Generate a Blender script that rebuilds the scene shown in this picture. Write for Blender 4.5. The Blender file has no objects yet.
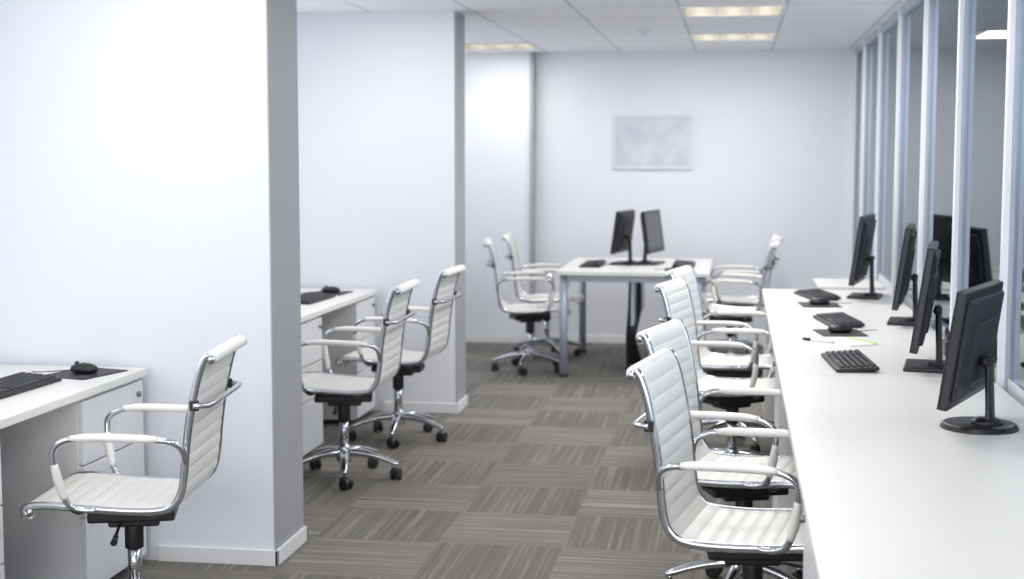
import bpy, bmesh, math, random
from mathutils import Vector, Matrix
random.seed(4)
scene = bpy.context.scene
try:
    scene.view_settings.view_transform = 'Standard'
    scene.view_settings.look = 'None'
except Exception as e:
    print(e)

# ------------------------------------------------------------ materials
def mat(name, col, rough=0.5, metal=0.0, noise=0.0, nscale=30.0, bump=0.0, bscale=200.0, spec=0.5, emit=None, estr=0.0, coat=0.0):
    m = bpy.data.materials.new(name); m.use_nodes = True
    nt = m.node_tree; b = nt.nodes['Principled BSDF']
    b.inputs['Base Color'].default_value = (*col, 1)
    b.inputs['Roughness'].default_value = rough
    b.inputs['Metallic'].default_value = metal
    b.inputs['Specular IOR Level'].default_value = spec
    b.inputs['Coat Weight'].default_value = coat
    tc = nt.nodes.new('ShaderNodeTexCoord')
    if noise > 0:
        n = nt.nodes.new('ShaderNodeTexNoise'); n.inputs['Scale'].default_value = nscale
        nt.links.new(tc.outputs['Object'], n.inputs['Vector'])
        mx = nt.nodes.new('ShaderNodeMix'); mx.data_type = 'RGBA'
        mx.inputs[6].default_value = (*[c*(1-noise) for c in col], 1)
        mx.inputs[7].default_value = (*[min(1, c*(1+noise)) for c in col], 1)
        nt.links.new(n.outputs['Fac'], mx.inputs[0])
        nt.links.new(mx.outputs[2], b.inputs['Base Color'])
    if bump > 0:
        n2 = nt.nodes.new('ShaderNodeTexNoise'); n2.inputs['Scale'].default_value = bscale
        nt.links.new(tc.outputs['Object'], n2.inputs['Vector'])
        bp = nt.nodes.new('ShaderNodeBump'); bp.inputs['Strength'].default_value = bump
        bp.inputs['Distance'].default_value = 0.002
        nt.links.new(n2.outputs['Fac'], bp.inputs['Height'])
        nt.links.new(bp.outputs['Normal'], b.inputs['Normal'])
    if emit:
        b.inputs['Emission Color'].default_value = (*emit, 1)
        b.inputs['Emission Strength'].default_value = estr
    return m

M_wall = mat('wall_paint', (0.80, 0.81, 0.85), 0.6, noise=0.015, nscale=3, bump=0.1, bscale=150)
M_wallend = mat('wall_end_paint', (0.38, 0.38, 0.385), 0.5, noise=0.02, nscale=4)  # shade of the fin wall ends put into the grey; corner trim shares it
M_base = mat('baseboard_paint', (0.82, 0.82, 0.82), 0.4, noise=0.01)
M_desk = mat('white_laminate', (0.79, 0.775, 0.735), 0.34, noise=0.01, nscale=8)
M_ped = mat('pedestal_laminate', (0.77, 0.77, 0.77), 0.4, noise=0.01, nscale=8)
M_gap = mat('shadow_gap', (0.05, 0.05, 0.05), 0.8)
M_leather = mat('white_leather', (0.82, 0.80, 0.76), 0.36, noise=0.02, nscale=20, bump=0.25, bscale=350)
M_chrome = mat('chrome', (0.60, 0.61, 0.64), 0.14, metal=1.0, noise=0.02)
M_black = mat('black_plastic', (0.012, 0.012, 0.014), 0.38, noise=0.1)
M_blackm = mat('matte_black_plastic', (0.014, 0.014, 0.016), 0.5, noise=0.1)
M_screen = mat('screen_glass', (0.006, 0.006, 0.008), 0.12, noise=0.05)
M_key = mat('key_plastic', (0.035, 0.036, 0.04), 0.5, noise=0.1)
M_alu = mat('white_aluminium', (0.86, 0.87, 0.91), 0.35, metal=0.0, noise=0.02)
M_dalu = mat('grey_gasket', (0.42, 0.44, 0.50), 0.5)
M_frame = mat('picture_frame_white', (0.72, 0.73, 0.77), 0.5, noise=0.02)
M_leg = mat('grey_steel', (0.42, 0.45, 0.52), 0.4, metal=0.3, noise=0.03)
M_reflector = mat('louver_metal', (0.85, 0.82, 0.75), 0.25, metal=0.9, noise=0.02)
M_tube = mat('fluorescent_tube', (1, 1, 1), 0.5, emit=(1.0, 0.97, 0.93), estr=5.0)
M_paper = mat('paper', (0.85, 0.85, 0.83), 0.7, noise=0.02)
M_green = mat('green_plastic', (0.50, 0.68, 0.18), 0.5, noise=0.02)
M_lock = mat('lock_metal', (0.25, 0.25, 0.26), 0.3, metal=1)
M_corr = mat('corridor_paint', (0.64, 0.68, 0.75), 0.6, noise=0.05, nscale=1.5)

def m_print():
    m = bpy.data.materials.new('pale_print'); m.use_nodes = True
    nt = m.node_tree; b = nt.nodes['Principled BSDF']
    tc = nt.nodes.new('ShaderNodeTexCoord')
    n = nt.nodes.new('ShaderNodeTexNoise'); n.inputs['Scale'].default_value = 6; n.inputs['Detail'].default_value = 5
    r = nt.nodes.new('ShaderNodeValToRGB')
    r.color_ramp.elements[0].position = 0.4; r.color_ramp.elements[0].color = (0.57, 0.59, 0.66, 1)
    r.color_ramp.elements[1].position = 0.62; r.color_ramp.elements[1].color = (0.67, 0.69, 0.74, 1)
    nt.links.new(tc.outputs['Object'], n.inputs['Vector']); nt.links.new(n.outputs['Fac'], r.inputs['Fac'])
    nt.links.new(r.outputs['Color'], b.inputs['Base Color']); b.inputs['Roughness'].default_value = 0.4
    return m
M_print = m_print()

def m_glass():
    m = bpy.data.materials.new('partition_glass'); m.use_nodes = True
    nt = m.node_tree; nt.nodes.clear()
    o = nt.nodes.new('ShaderNodeOutputMaterial')
    t = nt.nodes.new('ShaderNodeBsdfTransparent'); t.inputs['Color'].default_value = (0.86, 0.90, 0.94, 1)
    g = nt.nodes.new('ShaderNodeBsdfGlossy'); g.inputs['Roughness'].default_value = 0.03
    g.inputs['Color'].default_value = (0.9, 0.95, 1, 1)
    f = nt.nodes.new('ShaderNodeFresnel'); f.inputs['IOR'].default_value = 1.55
    mx = nt.nodes.new('ShaderNodeMixShader')
    nt.links.new(f.outputs[0], mx.inputs[0]); nt.links.new(t.outputs[0], mx.inputs[1]); nt.links.new(g.outputs[0], mx.inputs[2])
    nt.links.new(mx.outputs[0], o.inputs['Surface'])
    return m
M_glass = m_glass()

def m_carpet():
    m = bpy.data.materials.new('carpet_tiles'); m.use_nodes = True
    nt = m.node_tree; N = nt.nodes; L = nt.links; b = N['Principled BSDF']
    tc = N.new('ShaderNodeTexCoord')
    mp = N.new('ShaderNodeMapping'); mp.inputs['Scale'].default_value = (2, 2, 2); mp.inputs['Location'].default_value = (0.3, 0.16, 0.5)
    L.new(tc.outputs['Object'], mp.inputs['Vector'])
    ck = N.new('ShaderNodeTexChecker'); ck.inputs['Scale'].default_value = 1.0
    L.new(mp.outputs['Vector'], ck.inputs['Vector'])
    fl = N.new('ShaderNodeVectorMath'); fl.operation = 'FLOOR'; L.new(mp.outputs['Vector'], fl.inputs[0])
    wn = N.new('ShaderNodeTexWhiteNoise'); wn.noise_dimensions = '3D'; L.new(fl.outputs['Vector'], wn.inputs['Vector'])
    wm = N.new('ShaderNodeMath'); wm.operation = 'MULTIPLY'; wm.inputs[1].default_value = 40; L.new(wn.outputs['Value'], wm.inputs[0])
    outs = []
    for sc in ((46, 0.8, 1), (0.8, 46, 1)):
        m2 = N.new('ShaderNodeMapping'); m2.inputs['Scale'].default_value = sc
        L.new(tc.outputs['Object'], m2.inputs['Vector'])
        n = N.new('ShaderNodeTexNoise'); n.noise_dimensions = '4D'; n.inputs['Scale'].default_value = 1.0
        n.inputs['Detail'].default_value = 3; n.inputs['Roughness'].default_value = 0.65
        L.new(m2.outputs['Vector'], n.inputs['Vector']); L.new(wm.outputs[0], n.inputs['W'])
        outs.append(n.outputs['Fac'])
    mx = N.new('ShaderNodeMix'); mx.data_type = 'FLOAT'
    L.new(ck.outputs['Fac'], mx.inputs[0]); L.new(outs[0], mx.inputs[2]); L.new(outs[1], mx.inputs[3])
    r = N.new('ShaderNodeValToRGB')
    r.color_ramp.elements[0].position = 0.34; r.color_ramp.elements[0].color = (0.128, 0.117, 0.101, 1)
    r.color_ramp.elements[1].position = 0.68; r.color_ramp.elements[1].color = (0.285, 0.266, 0.236, 1)
    e = r.color_ramp.elements.new(0.53); e.color = (0.172, 0.159, 0.139, 1)
    L.new(mx.outputs[0], r.inputs['Fac'])
    mr = N.new('ShaderNodeMapRange'); mr.inputs['To Min'].default_value = 0.92; mr.inputs['To Max'].default_value = 1.08
    L.new(wn.outputs['Value'], mr.inputs['Value'])
    ckm = N.new('ShaderNodeMapRange'); ckm.inputs['To Min'].default_value = 0.92; ckm.inputs['To Max'].default_value = 1.10
    L.new(ck.outputs['Fac'], ckm.inputs['Value'])
    mu = N.new('ShaderNodeMath'); mu.operation = 'MULTIPLY'; L.new(mr.outputs[0], mu.inputs[0]); L.new(ckm.outputs[0], mu.inputs[1])
    vs = N.new('ShaderNodeVectorMath'); vs.operation = 'SCALE'; L.new(r.outputs['Color'], vs.inputs[0]); L.new(mu.outputs[0], vs.inputs['Scale'])
    L.new(vs.outputs['Vector'], b.inputs['Base Color'])
    b.inputs['Roughness'].default_value = 0.75
    b.inputs['Specular IOR Level'].default_value = 0.35
    bp = N.new('ShaderNodeBump'); bp.inputs['Strength'].default_value = 0.25; bp.inputs['Distance'].default_value = 0.003
    L.new(mx.outputs[0], bp.inputs['Height']); L.new(bp.outputs['Normal'], b.inputs['Normal'])
    return m
M_carpet = m_carpet()

CZ = 2.375
GX0 = -0.33; GY0 = 8.2
def m_ceiling():
    m = bpy.data.materials.new('ceiling_tiles'); m.use_nodes = True
    nt = m.node_tree; N = nt.nodes; L = nt.links; b = N['Principled BSDF']
    tc = N.new('ShaderNodeTexCoord')
    mp = N.new('ShaderNodeMapping'); mp.inputs['Location'].default_value = (-GX0 + 6.0, -GY0 + 12.0, 0)
    L.new(tc.outputs['Object'], mp.inputs['Vector'])
    br = N.new('ShaderNodeTexBrick'); br.offset = 0.0
    br.inputs['Scale'].default_value = 1.0; br.inputs['Brick Width'].default_value = 0.6; br.inputs['Row Height'].default_value = 0.6
    br.inputs['Mortar Size'].default_value = 0.010; br.inputs['Mortar Smooth'].default_value = 0.1
    br.inputs['Color1'].default_value = (0.87, 0.875, 0.90, 1); br.inputs['Color2'].default_value = (0.85, 0.855, 0.88, 1)
    br.inputs['Mortar'].default_value = (0.60, 0.62, 0.66, 1)
    L.new(mp.outputs['Vector'], br.inputs['Vector'])
    L.new(br.outputs['Color'], b.inputs['Base Color']); b.inputs['Roughness'].default_value = 0.8
    return m
M_ceil = m_ceiling()

# ------------------------------------------------------------ mesh builder
def catmull(pts, sub):
    P = [Vector(p) for p in pts]
    if sub <= 1 or len(P) < 3: return P
    out = []
    for i in range(len(P)-1):
        p0 = P[i-1] if i > 0 else P[i]*2-P[i+1]
        p1 = P[i]; p2 = P[i+1]
        p3 = P[i+2] if i+2 < len(P) else P[i+1]*2-P[i]
        for k in range(sub):
            t = k/sub
            out.append(0.5*((2*p1)+(-p0+p2)*t+(2*p0-5*p1+4*p2-p3)*t*t+(-p0+3*p1-3*p2+p3)*t**3))
    out.append(P[-1])
    return out

class MB:
    def __init__(s): s.bm = bmesh.new(); s.mats = []
    def mi(s, m):
        if m not in s.mats: s.mats.append(m)
        return s.mats.index(m)
    def merge(s, tmp, M, m, smooth=False):
        i = s.mi(m); mp = {}
        for v in tmp.verts: mp[v.index] = s.bm.verts.new(M @ v.co)
        for f in tmp.faces:
            nf = s.bm.faces.new([mp[v.index] for v in f.verts]); nf.material_index = i; nf.smooth = smooth
        tmp.free()
    def box(s, c, d, m, bev=0.0, M=None, seg=2, top=None):
        t = bmesh.new(); bmesh.ops.create_cube(t, size=1.0)
        for v in t.verts:
            v.co = Vector((v.co.x*d[0], v.co.y*d[1], v.co.z*d[2]))
            if top and v.co.z > 0: v.co.x *= top[0]; v.co.y *= top[1]
        if bev > 0:
            bmesh.ops.bevel(t, geom=list(t.edges), offset=bev, segments=seg, profile=0.5, affect='EDGES')
        t.verts.index_update()
        MM = (M or Matrix.Identity(4)) @ Matrix.Translation(c)
        s.merge(t, MM, m, smooth=False)
    def bx(s, x0, x1, y0, y1, z0, z1, m, bev=0.0, M=None):
        s.box(((x0+x1)/2, (y0+y1)/2, (z0+z1)/2), (abs(x1-x0), abs(y1-y0), abs(z1-z0)), m, bev, M)
    def cyl(s, c, r, h, m, r2=None, n=24, rot=None, M=None, bev=0.0):
        t = bmesh.new(); bmesh.ops.create_cone(t, cap_ends=True, segments=n, radius1=r, radius2=r if r2 is None else r2, depth=h)
        if bev > 0:
            es = [e for e in t.edges if len(e.link_faces) == 2 and (len(e.link_faces[0].verts) > 4 or len(e.link_faces[1].verts) > 4)]
            bmesh.ops.bevel(t, geom=es, offset=bev, segments=3, profile=0.5, affect='EDGES')
        t.verts.index_update()
        MM = (M or Matrix.Identity(4)) @ Matrix.Translation(c) @ (rot or Matrix.Identity(4))
        s.merge(t, MM, m, smooth=True)
    def sph(s, c, d, m, M=None, n=3, flat=None):
        t = bmesh.new(); bmesh.ops.create_icosphere(t, subdivisions=n, radius=1)
        for v in t.verts:
            v.co = Vector((v.co.x*d[0], v.co.y*d[1], v.co.z*d[2]))
            if flat is not None and v.co.z < flat: v.co.z = flat
        t.verts.index_update()
        s.merge(t, (M or Matrix.Identity(4)) @ Matrix.Translation(c), m, smooth=True)
    def sweep(s, pts, r, m, n=10, sub=6, ref=(0, 1, 0), b=1.0, M=None):
        P = catmull(pts, sub); k = len(P); ref = Vector(ref); M = M or Matrix.Identity(4)
        rings = []; i = s.mi(m)
        for a in range(k):
            T = (P[min(a+1, k-1)]-P[max(a-1, 0)]).normalized()
            S = ref-T*ref.dot(T)
            if S.length < 1e-4: S = Vector((0, 0, 1)).cross(T)
            S.normalize(); U = T.cross(S)
            if isinstance(r, (list, tuple)):
                f = a/(k-1)*(len(r)-1); q = int(min(f, len(r)-2)); rr = r[q]*(1-(f-q))+r[q+1]*(f-q)
            else: rr = r
            rings.append([s.bm.verts.new(M @ (P[a]+S*math.cos(2*math.pi*j/n)*rr+U*math.sin(2*math.pi*j/n)*rr*b)) for j in range(n)])
        for a in range(k-1):
            for j in range(n):
                f = s.bm.faces.new((rings[a][j], rings[a][(j+1) % n], rings[a+1][(j+1) % n], rings[a+1][j]))
                f.material_index = i; f.smooth = True
        for rg in (rings[0], rings[-1]):
            f = s.bm.faces.new(rg); f.material_index = i
    def mesh(s, name):
        bmesh.ops.recalc_face_normals(s.bm, faces=s.bm.faces)
        me = bpy.data.meshes.new(name); s.bm.to_mesh(me); s.bm.free()
        for m in s.mats: me.materials.append(m)
        return me

def place(name, me, loc=(0, 0, 0), rz=0.0, parent=None):
    o = bpy.data.objects.new(name, me); scene.collection.objects.link(o)
    o.location = loc; o.rotation_euler = (0, 0, math.radians(rz))
    if parent: o.parent = parent
    return o

# ------------------------------------------------------------ chair (faces +X)
def build_chair():
    parts = {}
    prof = [(0.250, 0.420), (0.268, 0.430), (0.272, 0.448), (0.250, 0.460), (0.19, 0.463), (0.08, 0.453), (-0.04, 0.446), (-0.13, 0.447),
            (-0.180, 0.460), (-0.210, 0.497), (-0.223, 0.56), (-0.231, 0.64), (-0.245, 0.74), (-0.268, 0.85), (-0.288, 0.910), (-0.304, 0.930), (-0.321, 0.924), (-0.325, 0.908)]
    P = catmull([(x, 0, z) for x, z in prof], 24)
    L = [0]
    for a, b in zip(P[:-1], P[1:]): L.append(L[-1]+(b-a).length)
    tot = L[-1]; n = 330; Q = []; j = 0
    for i in range(n+1):
        d = tot*i/n
        while j < len(L)-2 and L[j+1] < d: j += 1
        t = (d-L[j])/max(1e-9, L[j+1]-L[j]); Q.append(P[j].lerp(P[j+1], t))
    mb = MB(); W = 0.208
    ys = [-1, -.985, -.94, -.8, -.4, 0, .4, .8, .94, .985, 1]; tf = [.25, .7, .95, 1, 1, 1, 1, 1, .95, .7, .25]
    rib = 0.044; nr = round(tot/rib); idx = mb.mi(M_leather); rings = []
    for i, q in enumerate(Q):
        T = (Q[min(i+1, n)]-Q[max(i-1, 0)]).normalized(); U = Vector((T.z, 0, -T.x))
        U = -U if U.dot(Vector((0.4, 0, 1))) < 0 and i < n*0.9 else U
        if i > 0 and U.dot(Uprev) < 0: U = -U
        Uprev = U
        rr = abs(math.sin(math.pi*nr*i/n))**0.4
        t = 0.006+0.0042*rr
        ring = [mb.bm.verts.new(q+Vector((0, y*W, 0))+U*t*f) for y, f in zip(ys, tf)]
        ring += [mb.bm.verts.new(q+Vector((0, y*W, 0))-U*t*f) for y, f in reversed(list(zip(ys, tf)))]
        rings.append(ring)
    k = len(rings[0])
    for i in range(n):
        for j in range(k):
            f = mb.bm.faces.new((rings[i][j], rings[i][(j+1) % k], rings[i+1][(j+1) % k], rings[i+1][j])); f.material_index = idx; f.smooth = True
    for rg in (rings[0], rings[-1]): mb.bm.faces.new(rg)
    for (x, z) in ((-0.312, 0.912), (0.256, 0.439)):
        mb.cyl((x, 0, z), 0.010, 2*W+0.004, M_leather, n=16, rot=Matrix.Rotation(math.pi/2, 4, 'X'), bev=0.003)
    parts['upholstery'] = mb.mesh('chair_upholstery')

    fr = MB()
    for s in (-1, 1):
        y = s*(W+0.006)
        rail = [(x, y, z) for x, z in prof[1:-2]]
        fr.sweep(rail, 0.0065, M_chrome, n=10, sub=5, b=1.9)
        fr.cyl((-0.312, s*(W+0.005), 0.915), 0.013, 0.012, M_chrome, n=16, rot=Matrix.Rotation(math.pi/2, 4, 'X'))
        fr.cyl((0.258, s*(W+0.005), 0.441), 0.013, 0.012, M_chrome, n=16, rot=Matrix.Rotation(math.pi/2, 4, 'X'))
        arm = [(-0.228, s*0.219, 0.60), (-0.223, s*0.238, 0.645), (-0.193, s*0.254, 0.670), (-0.13, s*0.260, 0.677), (0.05, s*0.262, 0.680), (0.115, s*0.262, 0.676),
               (0.155, s*0.260, 0.652), (0.162, s*0.256, 0.612), (0.150, s*0.244, 0.53), (0.128, s*0.230, 0.470), (0.095, s*0.220, 0.452), (0.05, s*0.216, 0.450)]
        fr.sweep(arm, 0.0100, M_chrome, n=12, sub=6)
        fr.box((-0.260, s*0.219, 0.775), (0.028, 0.016, 0.032), M_black, 0.004)
    fr.sweep([(-0.258, -0.226, 0.775), (-0.288, -0.216, 0.775), (-0.304, -0.185, 0.775), (-0.306, 0, 0.775), (-0.304, 0.185, 0.775), (-0.288, 0.216, 0.775), (-0.258, 0.226, 0.775)], 0.009, M_chrome, n=10, sub=4, ref=(0, 0, 1), b=1.0)
    for x, z in ((0.13, 0.437), (-0.10, 0.428)):
        fr.sweep([(x, -0.211, z+0.018), (x, -0.16, z-0.006), (x, -0.10, z-0.020), (x, 0, z-0.022), (x, 0.10, z-0.020), (x, 0.16, z-0.006), (x, 0.211, z+0.018)], 0.008, M_black, n=10, sub=4, ref=(0, 0, 1))
    parts['frame'] = fr.mesh('chair_frame')

    ap = MB()
    for s in (-1, 1):
        ap.sweep([(-0.160, s*0.258, 0.678), (-0.10, s*0.261, 0.681), (0.03, s*0.262, 0.684), (0.108, s*0.262, 0.681)], [0.012, 0.017, 0.018, 0.018, 0.017, 0.012], M_leather, n=14, sub=5, b=0.72)
        ap.sweep([(0.161, s*0.255, 0.600), (0.152, s*0.246, 0.545), (0.138, s*0.235, 0.490)], [0.012, 0.0155, 0.0155, 0.012], M_leather, n=12, sub=5, b=0.9)
    parts['arm_pads'] = ap.mesh('chair_arm_pads')

    b = MB()
    b.box((0.0, 0, 0.392), (0.27, 0.15, 0.035), M_black, 0.008)
    b.box((-0.005, 0, 0.368), (0.16, 0.10, 0.03), M_black, 0.008)
    b.sweep([(0.03, 0.05, 0.38), (0.03, 0.14, 0.375), (0.03, 0.215, 0.365)], 0.005, M_black, n=8, sub=4, ref=(0, 0, 1))
    b.sweep([(0.03, 0.20, 0.366), (0.03, 0.25, 0.358)], [0.008, 0.011], M_black, n=8, sub=1, ref=(0, 0, 1))
    b.cyl((0, 0, 0.318), 0.030, 0.085, M_black, n=24, bev=0.004)
    b.cyl((0, 0, 0.22), 0.022, 0.17, M_chrome, n=24)
    b.cyl((0, 0, 0.118), 0.038, 0.075, M_chrome, r2=0.030, n=24, bev=0.005)
    for a in range(5):
        R = Matrix.Rotation(math.radians(72*a+20), 4, 'Z')
        b.sweep([(0.02, 0, 0.125), (0.10, 0, 0.122), (0.18, 0, 0.105), (0.245, 0, 0.084), (0.268, 0, 0.076)], [0.027, 0.023, 0.019, 0.016, 0.011], M_chrome, n=12, sub=4, b=0.75, M=R)
        b.cyl((0.252, 0, 0.066), 0.008, 0.03, M_chrome, n=10, M=R)
        A = R @ Matrix.Translation((0.252, 0, 0)) @ Matrix.Rotation(math.radians(37*a+15), 4, 'Z')
        for s in (-1, 1):
            b.cyl((0.012, s*0.015, 0.028), 0.028, 0.018, M_black, n=20, rot=Matrix.Rotation(math.pi/2, 4, 'X'), M=A, bev=0.004)
        b.cyl((0.008, 0, 0.034), 0.024, 0.013, M_black, n=16, rot=Matrix.Rotation(math.pi/2, 4, 'X'), M=A)
        b.sph((0.0, 0, 0.047), (0.024, 0.024, 0.014), M_black, M=A, n=2)
    parts['swivel_base'] = b.mesh('chair_swivel_base')
    return parts
CH = build_chair()
def chair(x, y, rz, base=0):
    e = bpy.data.objects.new('office_chair', None); scene.collection.objects.link(e)
    e.location = (x, y, 0); e.rotation_euler = (0, 0, math.radians(rz)); e.empty_display_size = 0.1
    for k, me in CH.items():
        o = bpy.data.objects.new(k, me); scene.collection.objects.link(o); o.parent = e
        if k == 'swivel_base': o.rotation_euler = (0, 0, math.radians(base))
    return e

chair(-1.89, 4.23, 187, 10)
chair(-1.825, 6.48, 181, 12)
chair(-1.79, 7.44, 178, 5)
chair(0.065, 4.10, -10, 15)
chair(0.045, 4.88, -14, 33)
chair(0.00, 6.70, -12, 50)
chair(0.01, 7.52, -12, 0)
chair(-1.44, 10.02, 8, 20)
chair(-1.42, 10.78, 4, 60)
chair(-0.02, 10.05, 174, 30)
chair(0.01, 10.85, 184, 10)

# ------------------------------------------------------------ monitor (screen faces +X), origin on desk
def build_monitor(round_base, h=0.35, w=0.50, z0=0.07, tilt=8):
    mb = MB()
    T = Matrix.Translation((0.012, 0, z0+h/2)) @ Matrix.Rotation(math.radians(-tilt), 4, 'Y')
    mb.box((0, 0, 0), (0.026, w, h), M_black, 0.005, M=T)
    mb.box((-0.016, 0, 0.0), (0.02, w*0.90, h*0.86), M_blackm, 0.009, M=T)
    mb.box((-0.027, 0, -0.02), (0.014, w*0.52, h*0.55), M_blackm, 0.006, M=T)
    mb.box((0.0125, 0, 0.008), (0.003, w-0.036, h-0.052), M_screen, 0.0, M=T)
    for zz in (h/2-0.009, -h/2+0.017):
        mb.box((0.014, 0, zz), (0.004, w-0.004, 0.018 if zz > 0 else 0.034), M_black, 0.001, M=T)
    for yy in (w/2-0.009, -w/2+0.009):
        mb.box((0.014, yy, 0), (0.004, 0.018, h-0.004), M_black, 0.001, M=T)
    for k in range(7):
        mb.box((-0.0345, 0, 0.01+0.011*k), (0.002, w*0.40, 0.003), M_gap, 0, M=T)
    mb.cyl((-0.035, 0, z0+h*0.36), 0.016, 0.09, M_black, n=16, rot=Matrix.Rotation(math.pi/2, 4, 'X'))
    mb.sweep([(-0.045, 0, 0.012), (-0.044, 0, 0.05), (-0.040, 0, z0+0.06), (-0.038, 0, z0+h*0.38)], [0.034, 0.028, 0.026, 0.026], M_black, n=14, sub=5, b=0.45)
    if round_base:
        mb.cyl((-0.015, 0, 0.008), 0.112, 0.016, M_black, r2=0.102, n=48, bev=0.004)
        mb.cyl((-0.035, 0, 0.022), 0.05, 0.016, M_black, r2=0.034, n=32)
    else:
        mb.box((-0.005, 0, 0.008), (0.17, 0.25, 0.016), M_black, 0.006, seg=3)
        mb.box((-0.04, 0, 0.02), (0.07, 0.09, 0.012), M_black, 0.005)
    return mb.mesh('monitor_mesh')
MON_R = build_monitor(True, h=0.335, w=0.46, z0=0.078)
MON_S = build_monitor(False, h=0.38, w=0.50, z0=0.082)
MON_F = build_monitor(False, h=0.31, w=0.46, z0=0.085)
DZ = 0.742
def rmon(me, x, y, alpha): place('computer_monitor', me, (x, y, DZ), 180-alpha)
rmon(MON_R, 0.693, 4.23, 22)
rmon(MON_S, 0.712, 5.42, 9)
rmon(MON_S, 0.805, 6.90, 9)
rmon(MON_S, 0.72, 8.15, 12)
place('computer_monitor', MON_F, (-0.80, 10.45, DZ), 170)
place('computer_monitor', MON_F, (-0.61, 10.5, DZ), -11)

# ------------------------------------------------------------ keyboard
def build_keyboard():
    mb = MB(); R = Matrix.Rotation(math.radians(-4), 4, 'Y')
    mb.box((0, 0, 0.011), (0.155, 0.44, 0.014), M_blackm, 0.005, M=R)
    for f in (-1, 1): mb.box((0.06, f*0.18, 0.005), (0.012, 0.03, 0.012), M_blackm, 0.002)
    for r in range(6):
        x = 0.060-r*0.0225
        y = -0.205
        while y < 0.20:
            if not (0.075 < y < 0.085 or 0.145 < y < 0.150):
                ww = 0.0185
                if r == 5 and -0.11 < y < -0.10: ww = 0.11
                mb.box((x, y+ww/2, 0.0215), (0.018, ww-0.003, 0.008), M_key, 0, M=R, top=(0.8, 0.85))
                y += ww
            else: y += 0.012
            y += 0.0008
    return mb.mesh('keyboard_mesh')
KB = build_keyboard()
place('computer_keyboard', KB, (0.435, 5.47, DZ), 4)
place('computer_keyboard', KB, (0.49, 6.86, DZ), 8)
place('computer_keyboard', KB, (0.46, 8.12, DZ), 12)
place('computer_keyboard', KB, (-2.41, 4.42, DZ), 178)
place('computer_keyboard', KB, (-2.30, 7.50, DZ), 178)
place('computer_keyboard', KB, (-1.02, 10.3, DZ), 0)
place('computer_keyboard', KB, (-0.36, 10.38, DZ), 180)

def build_mouse():
    mb = MB()
    mb.sph((0, 0, 0.014), (0.056, 0.031, 0.022), M_black, flat=-0.013)
    mb.cyl((0.03, 0, 0.033), 0.008, 0.006, M_key, n=12, rot=Matrix.Rotation(math.pi/2, 4, 'X'))
    mb.sweep([(0.05, 0, 0.008), (0.09, 0.01, 0.004), (0.14, 0.05, 0.003), (0.18, 0.06, 0.003)], 0.0018, M_black, n=6, sub=6, ref=(0, 0, 1))
    return mb.mesh('mouse_mesh')
MS = build_mouse()
def pad_mesh():
    mb = MB(); mb.box((0, 0, 0.002), (0.20, 0.24, 0.004), M_blackm, 0.0015); return mb.mesh('pad_mesh')
PD = pad_mesh()
for (x, y, r) in ((-2.32, 4.80, 165), (0.47, 6.45, 8), (0.45, 7.68, 5), (-0.38, 9.98, 180), (-2.30, 7.92, 178)):
    place('mouse_pad', PD, (x, y, DZ), r)
    place('computer_mouse', MS, (x, y, DZ+0.0045), r+6 if x < 0 else r)

# ------------------------------------------------------------ desks
def pedestal(mb, xf, dirx, y0, y1, ztop):
    d = 0.55
    xb = xf-dirx*d
    mb.bx(min(xf-dirx*0.02, xb), max(xf-dirx*0.02, xb), y0, y1, 0.03, ztop, M_ped, 0.002)
    mb.bx(min(xf-dirx*0.05, xb), max(xf-dirx*0.05, xb), y0+0.02, y1-0.02, 0.0, 0.03, M_gap)
    zs = [0.035, 0.30, 0.48, ztop-0.012]
    for a, b in zip(zs[:-1], zs[1:]):
        mb.bx(min(xf, xf-dirx*0.02), max(xf, xf-dirx*0.02), y0+0.003, y1-0.003, a+0.003, b-0.003, M_ped, 0.002)
    mb.cyl((xf+dirx*0.004, y1-0.05, ztop-0.06), 0.010, 0.014, M_lock, n=16, rot=Matrix.Rotation(math.pi/2, 4, 'Y'))

def desk(x0, x1, y0, y1, front, peds):
    mb = MB(); e = 0.0015
    mb.bx(x0, x1, y0+e, y1-e, DZ-0.028, DZ, M_desk, 0.002)
    dirx = 1 if front == 1 else -1
    xf = (x1-0.012) if front == 1 else (x0+0.012)
    for a, b in peds: pedestal(mb, xf, dirx, a, b, DZ-0.028)
    xb = (x0+0.03) if front == 1 else (x1-0.03)
    mb.bx(xb-0.009, xb+0.009, y0+0.02, y1-0.02, 0.02, DZ-0.028, M_ped, 0.001)
    return place('office_desk', mb.mesh('desk_mesh'))
desk(-2.92, -2.155, 2.40, 4.98, 1, [(3.30, 3.92), (4.46, 4.96)])
desk(-2.92, -2.10, 5.40, 8.22, 1, [(5.50, 6.0), (6.70, 7.10), (7.78, 8.20)])
RX0, RX1 = 0.165, 0.905
desk(RX0, RX1, 1.80, 3.50, -1, [(1.85, 2.30), (3.02, 3.48)])
desk(RX0, RX1, 3.50, 5.20, -1, [])
desk(RX0, RX1, 5.20, 6.90, -1, [(5.55, 6.1)])
desk(RX0, RX1, 6.90, 8.60, -1, [(8.1, 8.55)])

# low cabinet beyond right row
mb = MB()
mb.bx(0.51, 0.88, 8.72, 9.3, 0.03, 0.725, M_ped, 0.003); mb.bx(0.50, 0.89, 8.71, 9.31, 0.725, 0.75, M_desk, 0.003)
mb.bx(0.54, 0.87, 8.76, 9.26, 0.0, 0.03, M_gap)
mb.bx(0.505, 0.512, 8.73, 9.00, 0.05, 0.715, M_ped, 0.002); mb.bx(0.505, 0.512, 9.015, 9.29, 0.05, 0.715, M_ped, 0.002)
place('low_cabinet', mb.mesh('low_cabinet_mesh'))

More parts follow.
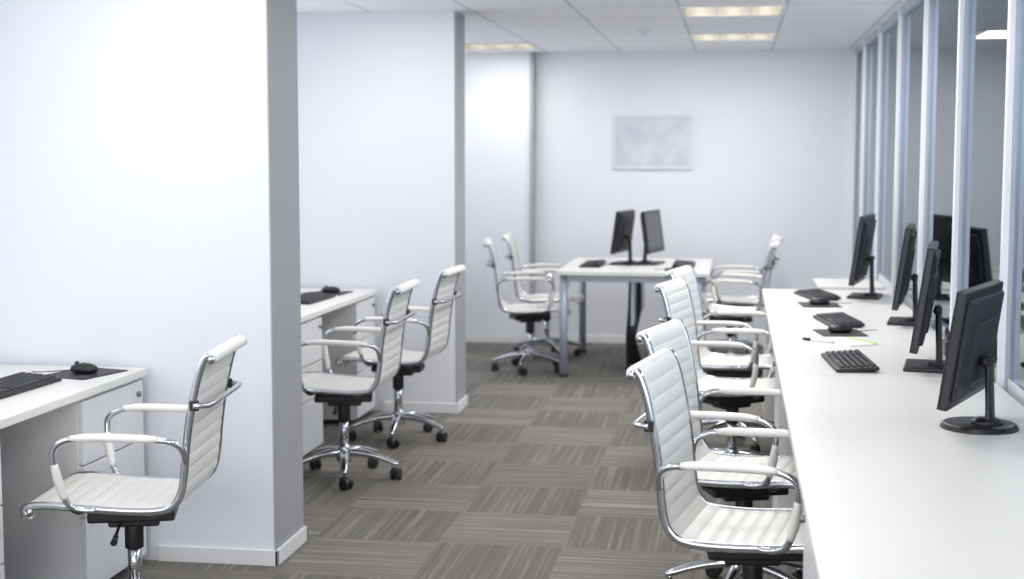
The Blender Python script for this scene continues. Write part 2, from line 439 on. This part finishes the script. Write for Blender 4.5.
# far table
mb = MB()
tx0, tx1, ty0, ty1 = -1.22, -0.17, 9.72, 11.1
mb.bx(tx0, (tx0+tx1)/2-0.004, ty0, ty1, DZ-0.028, DZ, M_desk, 0.003)
mb.bx((tx0+tx1)/2+0.004, tx1, ty0, ty1, DZ-0.028, DZ, M_desk, 0.003)
for x in (tx0+0.05, tx1-0.07):
    for y in (ty0+0.06, ty1-0.06):
        mb.cyl((x, y, (DZ-0.028)/2), 0.028, DZ-0.03, M_leg, n=20)
        mb.cyl((x, y, 0.01), 0.034, 0.02, M_blackm, n=20)
mb.bx(tx0+0.07, tx1-0.07, ty0+0.05, ty0+0.075, DZ-0.075, DZ-0.03, M_leg, 0.002)
mb.bx(tx0+0.07, tx1-0.07, ty1-0.075, ty1-0.05, DZ-0.075, DZ-0.03, M_leg, 0.002)
xm = (tx0+tx1)/2
mb.bx(xm-0.01, xm+0.01, ty0+0.1, ty1-0.1, 0.36, DZ-0.03, M_leg, 0.002)
mb.box((xm, 10.1, DZ-0.06), (0.16, 0.30, 0.05), M_black, 0.006)
for k in range(6):
    dx = -0.03+0.012*k
    mb.sweep([(xm+dx, 10.0+0.03*k, DZ-0.06), (xm+dx*1.2, 10.0+0.02*k, 0.45), (xm-0.02+dx, 10.02, 0.25), (xm+dx*1.5, 10.05+0.03*k, 0.01)], 0.010, M_black, n=6, sub=5)
mb.box((xm+0.0, 10.12, 0.03), (0.10, 0.30, 0.05), M_black, 0.01)
place('office_table', mb.mesh('office_table_mesh'))

# notebook, pen
mb = MB(); mb.box((0, 0, 0.004), (0.14, 0.20, 0.008), M_paper, 0.001); mb.box((0.055, 0, 0.009), (0.02, 0.195, 0.003), M_green, 0.0005); place('notebook', mb.mesh('notebook_mesh'), (0.49, 6.10, DZ), 30)
mb = MB(); mb.cyl((0, 0, 0.006), 0.006, 0.12, M_paper, n=12, rot=Matrix.Rotation(math.pi/2, 4, 'X')); mb.cyl((0, 0.075, 0.006), 0.0065, 0.04, M_black, n=12, rot=Matrix.Rotation(math.pi/2, 4, 'X')); place('marker_pen', mb.mesh('pen_mesh'), (0.37, 6.12, DZ), 50)
# cables behind monitors
mb = MB()
mb.sweep([(0.84, 5.66, DZ+0.006), (0.86, 5.70, DZ+0.03), (0.83, 5.76, DZ+0.08), (0.84, 5.83, DZ+0.10), (0.87, 5.90, DZ+0.04), (0.87, 6.05, DZ+0.007), (0.88, 6.3, DZ+0.007)], 0.006, M_black, n=8, sub=6, ref=(0, 0, 1))
mb.box((0.845, 5.78, DZ+0.031), (0.05, 0.12, 0.06), M_black, 0.01)
place('cable_and_adapter', mb.mesh('cable_mesh'))

# ------------------------------------------------------------ room shell
YB = 11.65; Y0 = -1.6; XL = -2.95; XG = 0.94
def shell(name, boxes, bev=0.0):
    mb = MB()
    for bb in boxes: mb.bx(*bb[:6], bb[6], bev)
    return place(name, mb.mesh(name))
XC = 3.2
shell('floor', [(XL-0.2, XC+0.1, Y0-0.2, YB+0.3, -0.1, 0.0, M_carpet)])
cells = {(0, 0), (0, 3), (-3, 4), (0, -3), (0, -6), (0, -9), (0, -12), (-3, -2), (-3, -7), (-3, -10)}
mb = MB(); i = mb.mi(M_ceil)
nx0 = math.floor((XL-0.2-GX0)/0.6); nx1 = math.ceil((XC+0.1-GX0)/0.6); ny0 = math.floor((Y0-0.2-GY0)/0.6); ny1 = math.ceil((YB+0.2-GY0)/0.6)
for a in range(nx0, nx1):
    for b in range(ny0, ny1):
        if (a, b) in cells: continue
        x = GX0+a*0.6; y = GY0+b*0.6
        f = mb.bm.faces.new([mb.bm.verts.new(p) for p in ((x, y, CZ), (x, y+0.6, CZ), (x+0.6, y+0.6, CZ), (x+0.6, y, CZ))]); f.material_index = i
bmesh.ops.remove_doubles(mb.bm, verts=mb.bm.verts, dist=0.001)
me = bpy.data.meshes.new('ceiling'); mb.bm.to_mesh(me); mb.bm.free(); me.materials.append(M_ceil); place('ceiling', me)

def fixture_mesh():
    mb = MB(); t = 0.012; h = 0.09; S = 0.3
    for s in (-1, 1):
        mb.bx(s*S, s*(S-t), -S, S, 0, h, M_reflector); mb.bx(-S, S, s*S, s*(S-t), 0, h, M_reflector)
        mb.bx(s*S, s*(S-0.025), -S, S, -0.006, 0, M_base); mb.bx(-S, S, s*S, s*(S-0.025), -0.006, 0, M_base)
    mb.bx(-S, S, -S, S, h, h+0.01, M_reflector)
    for k in (-0.19, 0, 0.19):
        mb.cyl((k, 0, 0.055), 0.014, 0.56, M_tube, n=12, rot=Matrix.Rotation(math.pi/2, 4, 'X'))
    for k in (-0.095, 0.095): mb.bx(k-0.004, k+0.004, -S, S, 0.0, 0.045, M_reflector)
    for k in range(-3, 4): mb.bx(-S+t, S-t, k*0.075-0.002, k*0.075+0.002, 0.002, 0.035, M_reflector)
    return mb.mesh('ceiling_light_mesh')
FX = fixture_mesh()
for (a, b) in cells:
    cx, cy = GX0+a*0.6+0.3, GY0+b*0.6+0.3
    o = place('ceiling_light', FX, (cx, cy, CZ))
    l = bpy.data.lights.new('fixture_lamp', 'AREA'); l.shape = 'SQUARE'; l.size = 0.5; l.energy = 21 if b > -4 else 10; l.color = (1.0, 0.985, 0.965)
    if (a, b) == (-3, 4): l.energy = 9
    if (a, b) == (-3, -2): l.energy = 9
    if (a, b) == (-3, -7): l.energy = 7
    lo = bpy.data.objects.new('fixture_lamp', l); scene.collection.objects.link(lo); lo.parent = o; lo.location = (0, 0, -0.01)
mb = MB(); mb.cyl((0, 0, -0.012), 0.05, 0.024, M_base, n=24, bev=0.004); mb.cyl((0, 0, -0.032), 0.025, 0.02, M_frame, n=20, bev=0.004)
place('smoke_detector', mb.mesh('smoke_mesh'), (-0.62, 9.6, CZ))

shell('wall_back', [(XL-0.1, XC, YB, YB+0.12, 0, CZ, M_wall)])
shell('wall_back_return', [(XL, -1.64, YB-0.10, YB, 0, CZ, M_wall)])
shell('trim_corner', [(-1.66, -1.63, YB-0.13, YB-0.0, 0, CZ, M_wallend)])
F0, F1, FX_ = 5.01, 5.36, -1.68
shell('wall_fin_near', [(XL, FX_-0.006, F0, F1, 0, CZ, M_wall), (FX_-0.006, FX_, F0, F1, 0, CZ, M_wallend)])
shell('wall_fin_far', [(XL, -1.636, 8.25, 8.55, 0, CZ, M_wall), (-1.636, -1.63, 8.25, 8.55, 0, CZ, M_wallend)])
wl = []
def left_seg(y0, y1, win):
    if not win: wl.append((XL-0.15, XL, y0, y1, 0, CZ, M_wall)); return
    wl.append((XL-0.15, XL, y0, y1, 0, 0.95, M_wall)); wl.append((XL-0.15, XL, y0, y1, 2.25, CZ, M_wall))
left_seg(Y0, -1.2, False); left_seg(-1.2, 4.4, True); left_seg(4.4, 5.7, False); left_seg(5.7, 7.9, True); left_seg(7.9, 9.0, False); left_seg(9.0, 11.2, True); left_seg(11.2, YB, False)
shell('wall_left', wl)
for n_, (a, b) in enumerate(((-1.2, 4.4), (5.7, 7.9), (9.0, 11.2))):
    bxs = [(XL-0.10, XL-0.05, a, b, 0.95, 1.0, M_alu), (XL-0.10, XL-0.05, a, b, 2.20, 2.25, M_alu)]
    k = max(2, round((b-a)/1.0))
    for j in range(k+1):
        y = a+(b-a)*j/k; bxs.append((XL-0.10, XL-0.05, max(a, y-0.025), min(b, y+0.025), 1.0, 2.2, M_alu))
    shell('window_%d' % (n_+1), bxs)  # unseen windows, added so sky light brightens the bay walls and desks
shell('wall_front', [(XL-0.1, XC, Y0-0.12, Y0, 0, 0.5, M_wall), (XL-0.1, XC, Y0-0.12, Y0, 2.3, CZ, M_wall)])
bxs = []
for j in range(7):
    x = XL+0.05+j*1.0; bxs.append((x-0.03, x+0.03, Y0-0.09, Y0-0.03, 0.5, 2.3, M_alu))
shell('window_4', bxs)  # mullions of the unseen front opening, added to let world light in
shell('wall_corridor', [(XC, XC+0.1, Y0, YB, 0, CZ, M_corr)])
shell('baseboard_fin_near', [(-2.14, FX_+0.012, F0-0.012, F0, 0, 0.06, M_base), (FX_, FX_+0.012, F0-0.012, F1+0.012, 0, 0.06, M_base), (XL, FX_+0.012, F1, F1+0.012, 0, 0.06, M_base)], 0.002)
shell('baseboard_fin_far', [(-2.08, -1.618, 8.238, 8.25, 0, 0.06, M_base), (-1.63, -1.618, 8.238, 8.562, 0, 0.06, M_base), (XL, -1.618, 8.55, 8.562, 0, 0.06, M_base)], 0.002)
shell('baseboard_back', [(-1.63, 0.90, YB-0.012, YB, 0, 0.06, M_base), (XL, -1.63, YB-0.142, YB-0.13, 0, 0.06, M_base)], 0.002)

bx_ = []; posts = [-1.6+0.0, 0.55, 1.7, 2.85, 4.0, 5.10, 6.22, 7.35, 8.5, 9.65, 10.8, 11.62]
for y in posts:
    bx_.append((XG-0.030, XG+0.015, y-0.024, y+0.024, 0, CZ, M_alu))
    bx_.append((XG-0.012, XG+0.018, y+0.024, y+0.032, 0, CZ, M_dalu))
    bx_.append((XG-0.012, XG+0.018, y-0.032, y-0.024, 0, CZ, M_dalu))
bx_ += [(XG-0.025, XG+0.02, Y0, YB, CZ-0.045, CZ, M_dalu), (XG-0.025, XG+0.02, Y0, YB, 0, 0.08, M_alu), (XG-0.0, XG+0.02, Y0, YB, 0.70, 0.76, M_alu), (XG+0.003, XG+0.018, Y0, 9.0, 0.08, 0.70, M_ped)]
shell('glass_partition', bx_+[(XG+0.003, XG+0.009, Y0, YB, 0.76, CZ-0.045, M_glass)])

mb = MB(); pw, ph = 0.64, 0.44
for s in (-1, 1):
    mb.bx(-pw/2, pw/2, -0.020, 0, s*ph/2, s*(ph/2-0.022), M_frame, 0.001); mb.bx(s*pw/2, s*(pw/2-0.022), -0.0195, 0, -ph/2+0.001, ph/2-0.001, M_frame, 0.001)
mb.bx(-pw/2+0.01, pw/2-0.01, -0.012, 0, -ph/2+0.01, ph/2-0.01, M_print)
place('framed_picture', mb.mesh('picture_mesh'), (-0.67, YB, 1.65))

# ------------------------------------------------------------ light
w = bpy.data.worlds.new('sky'); scene.world = w; w.use_nodes = True
bg = w.node_tree.nodes['Background']; bg.inputs['Color'].default_value = (0.87, 0.92, 1.0, 1); bg.inputs['Strength'].default_value = 2.1
def area(name, loc, rot, sx, sy, e, col):
    l = bpy.data.lights.new(name, 'AREA'); l.shape = 'RECTANGLE'; l.size = sx; l.size_y = sy; l.energy = e; l.color = col
    o = bpy.data.objects.new(name, l); scene.collection.objects.link(o); o.location = loc; o.rotation_euler = rot
area('window_light_front', (-0.9, Y0-0.3, 1.5), (math.radians(90), 0, 0), 4.0, 1.8, 80, (0.93, 0.96, 1.0))  # added fill lamp behind the camera, shining in through the front opening
area('corridor_lamp', (2.2, 6.0, CZ-0.05), (0, 0, 0), 0.5, 8.0, 190, (0.95, 0.97, 1.0))

# ------------------------------------------------------------ camera
cam = bpy.data.cameras.new('camera'); co = bpy.data.objects.new('camera', cam); scene.collection.objects.link(co)
co.location = (0, 0, 1.52); co.rotation_euler = (math.radians(90-5.28), 0, math.radians(8.91))
cam.lens = 50.0; cam.sensor_width = 36.0; cam.clip_start = 0.05
cam.dof.use_dof = True; cam.dof.focus_distance = 4.6; cam.dof.aperture_fstop = 2.8
scene.camera = co
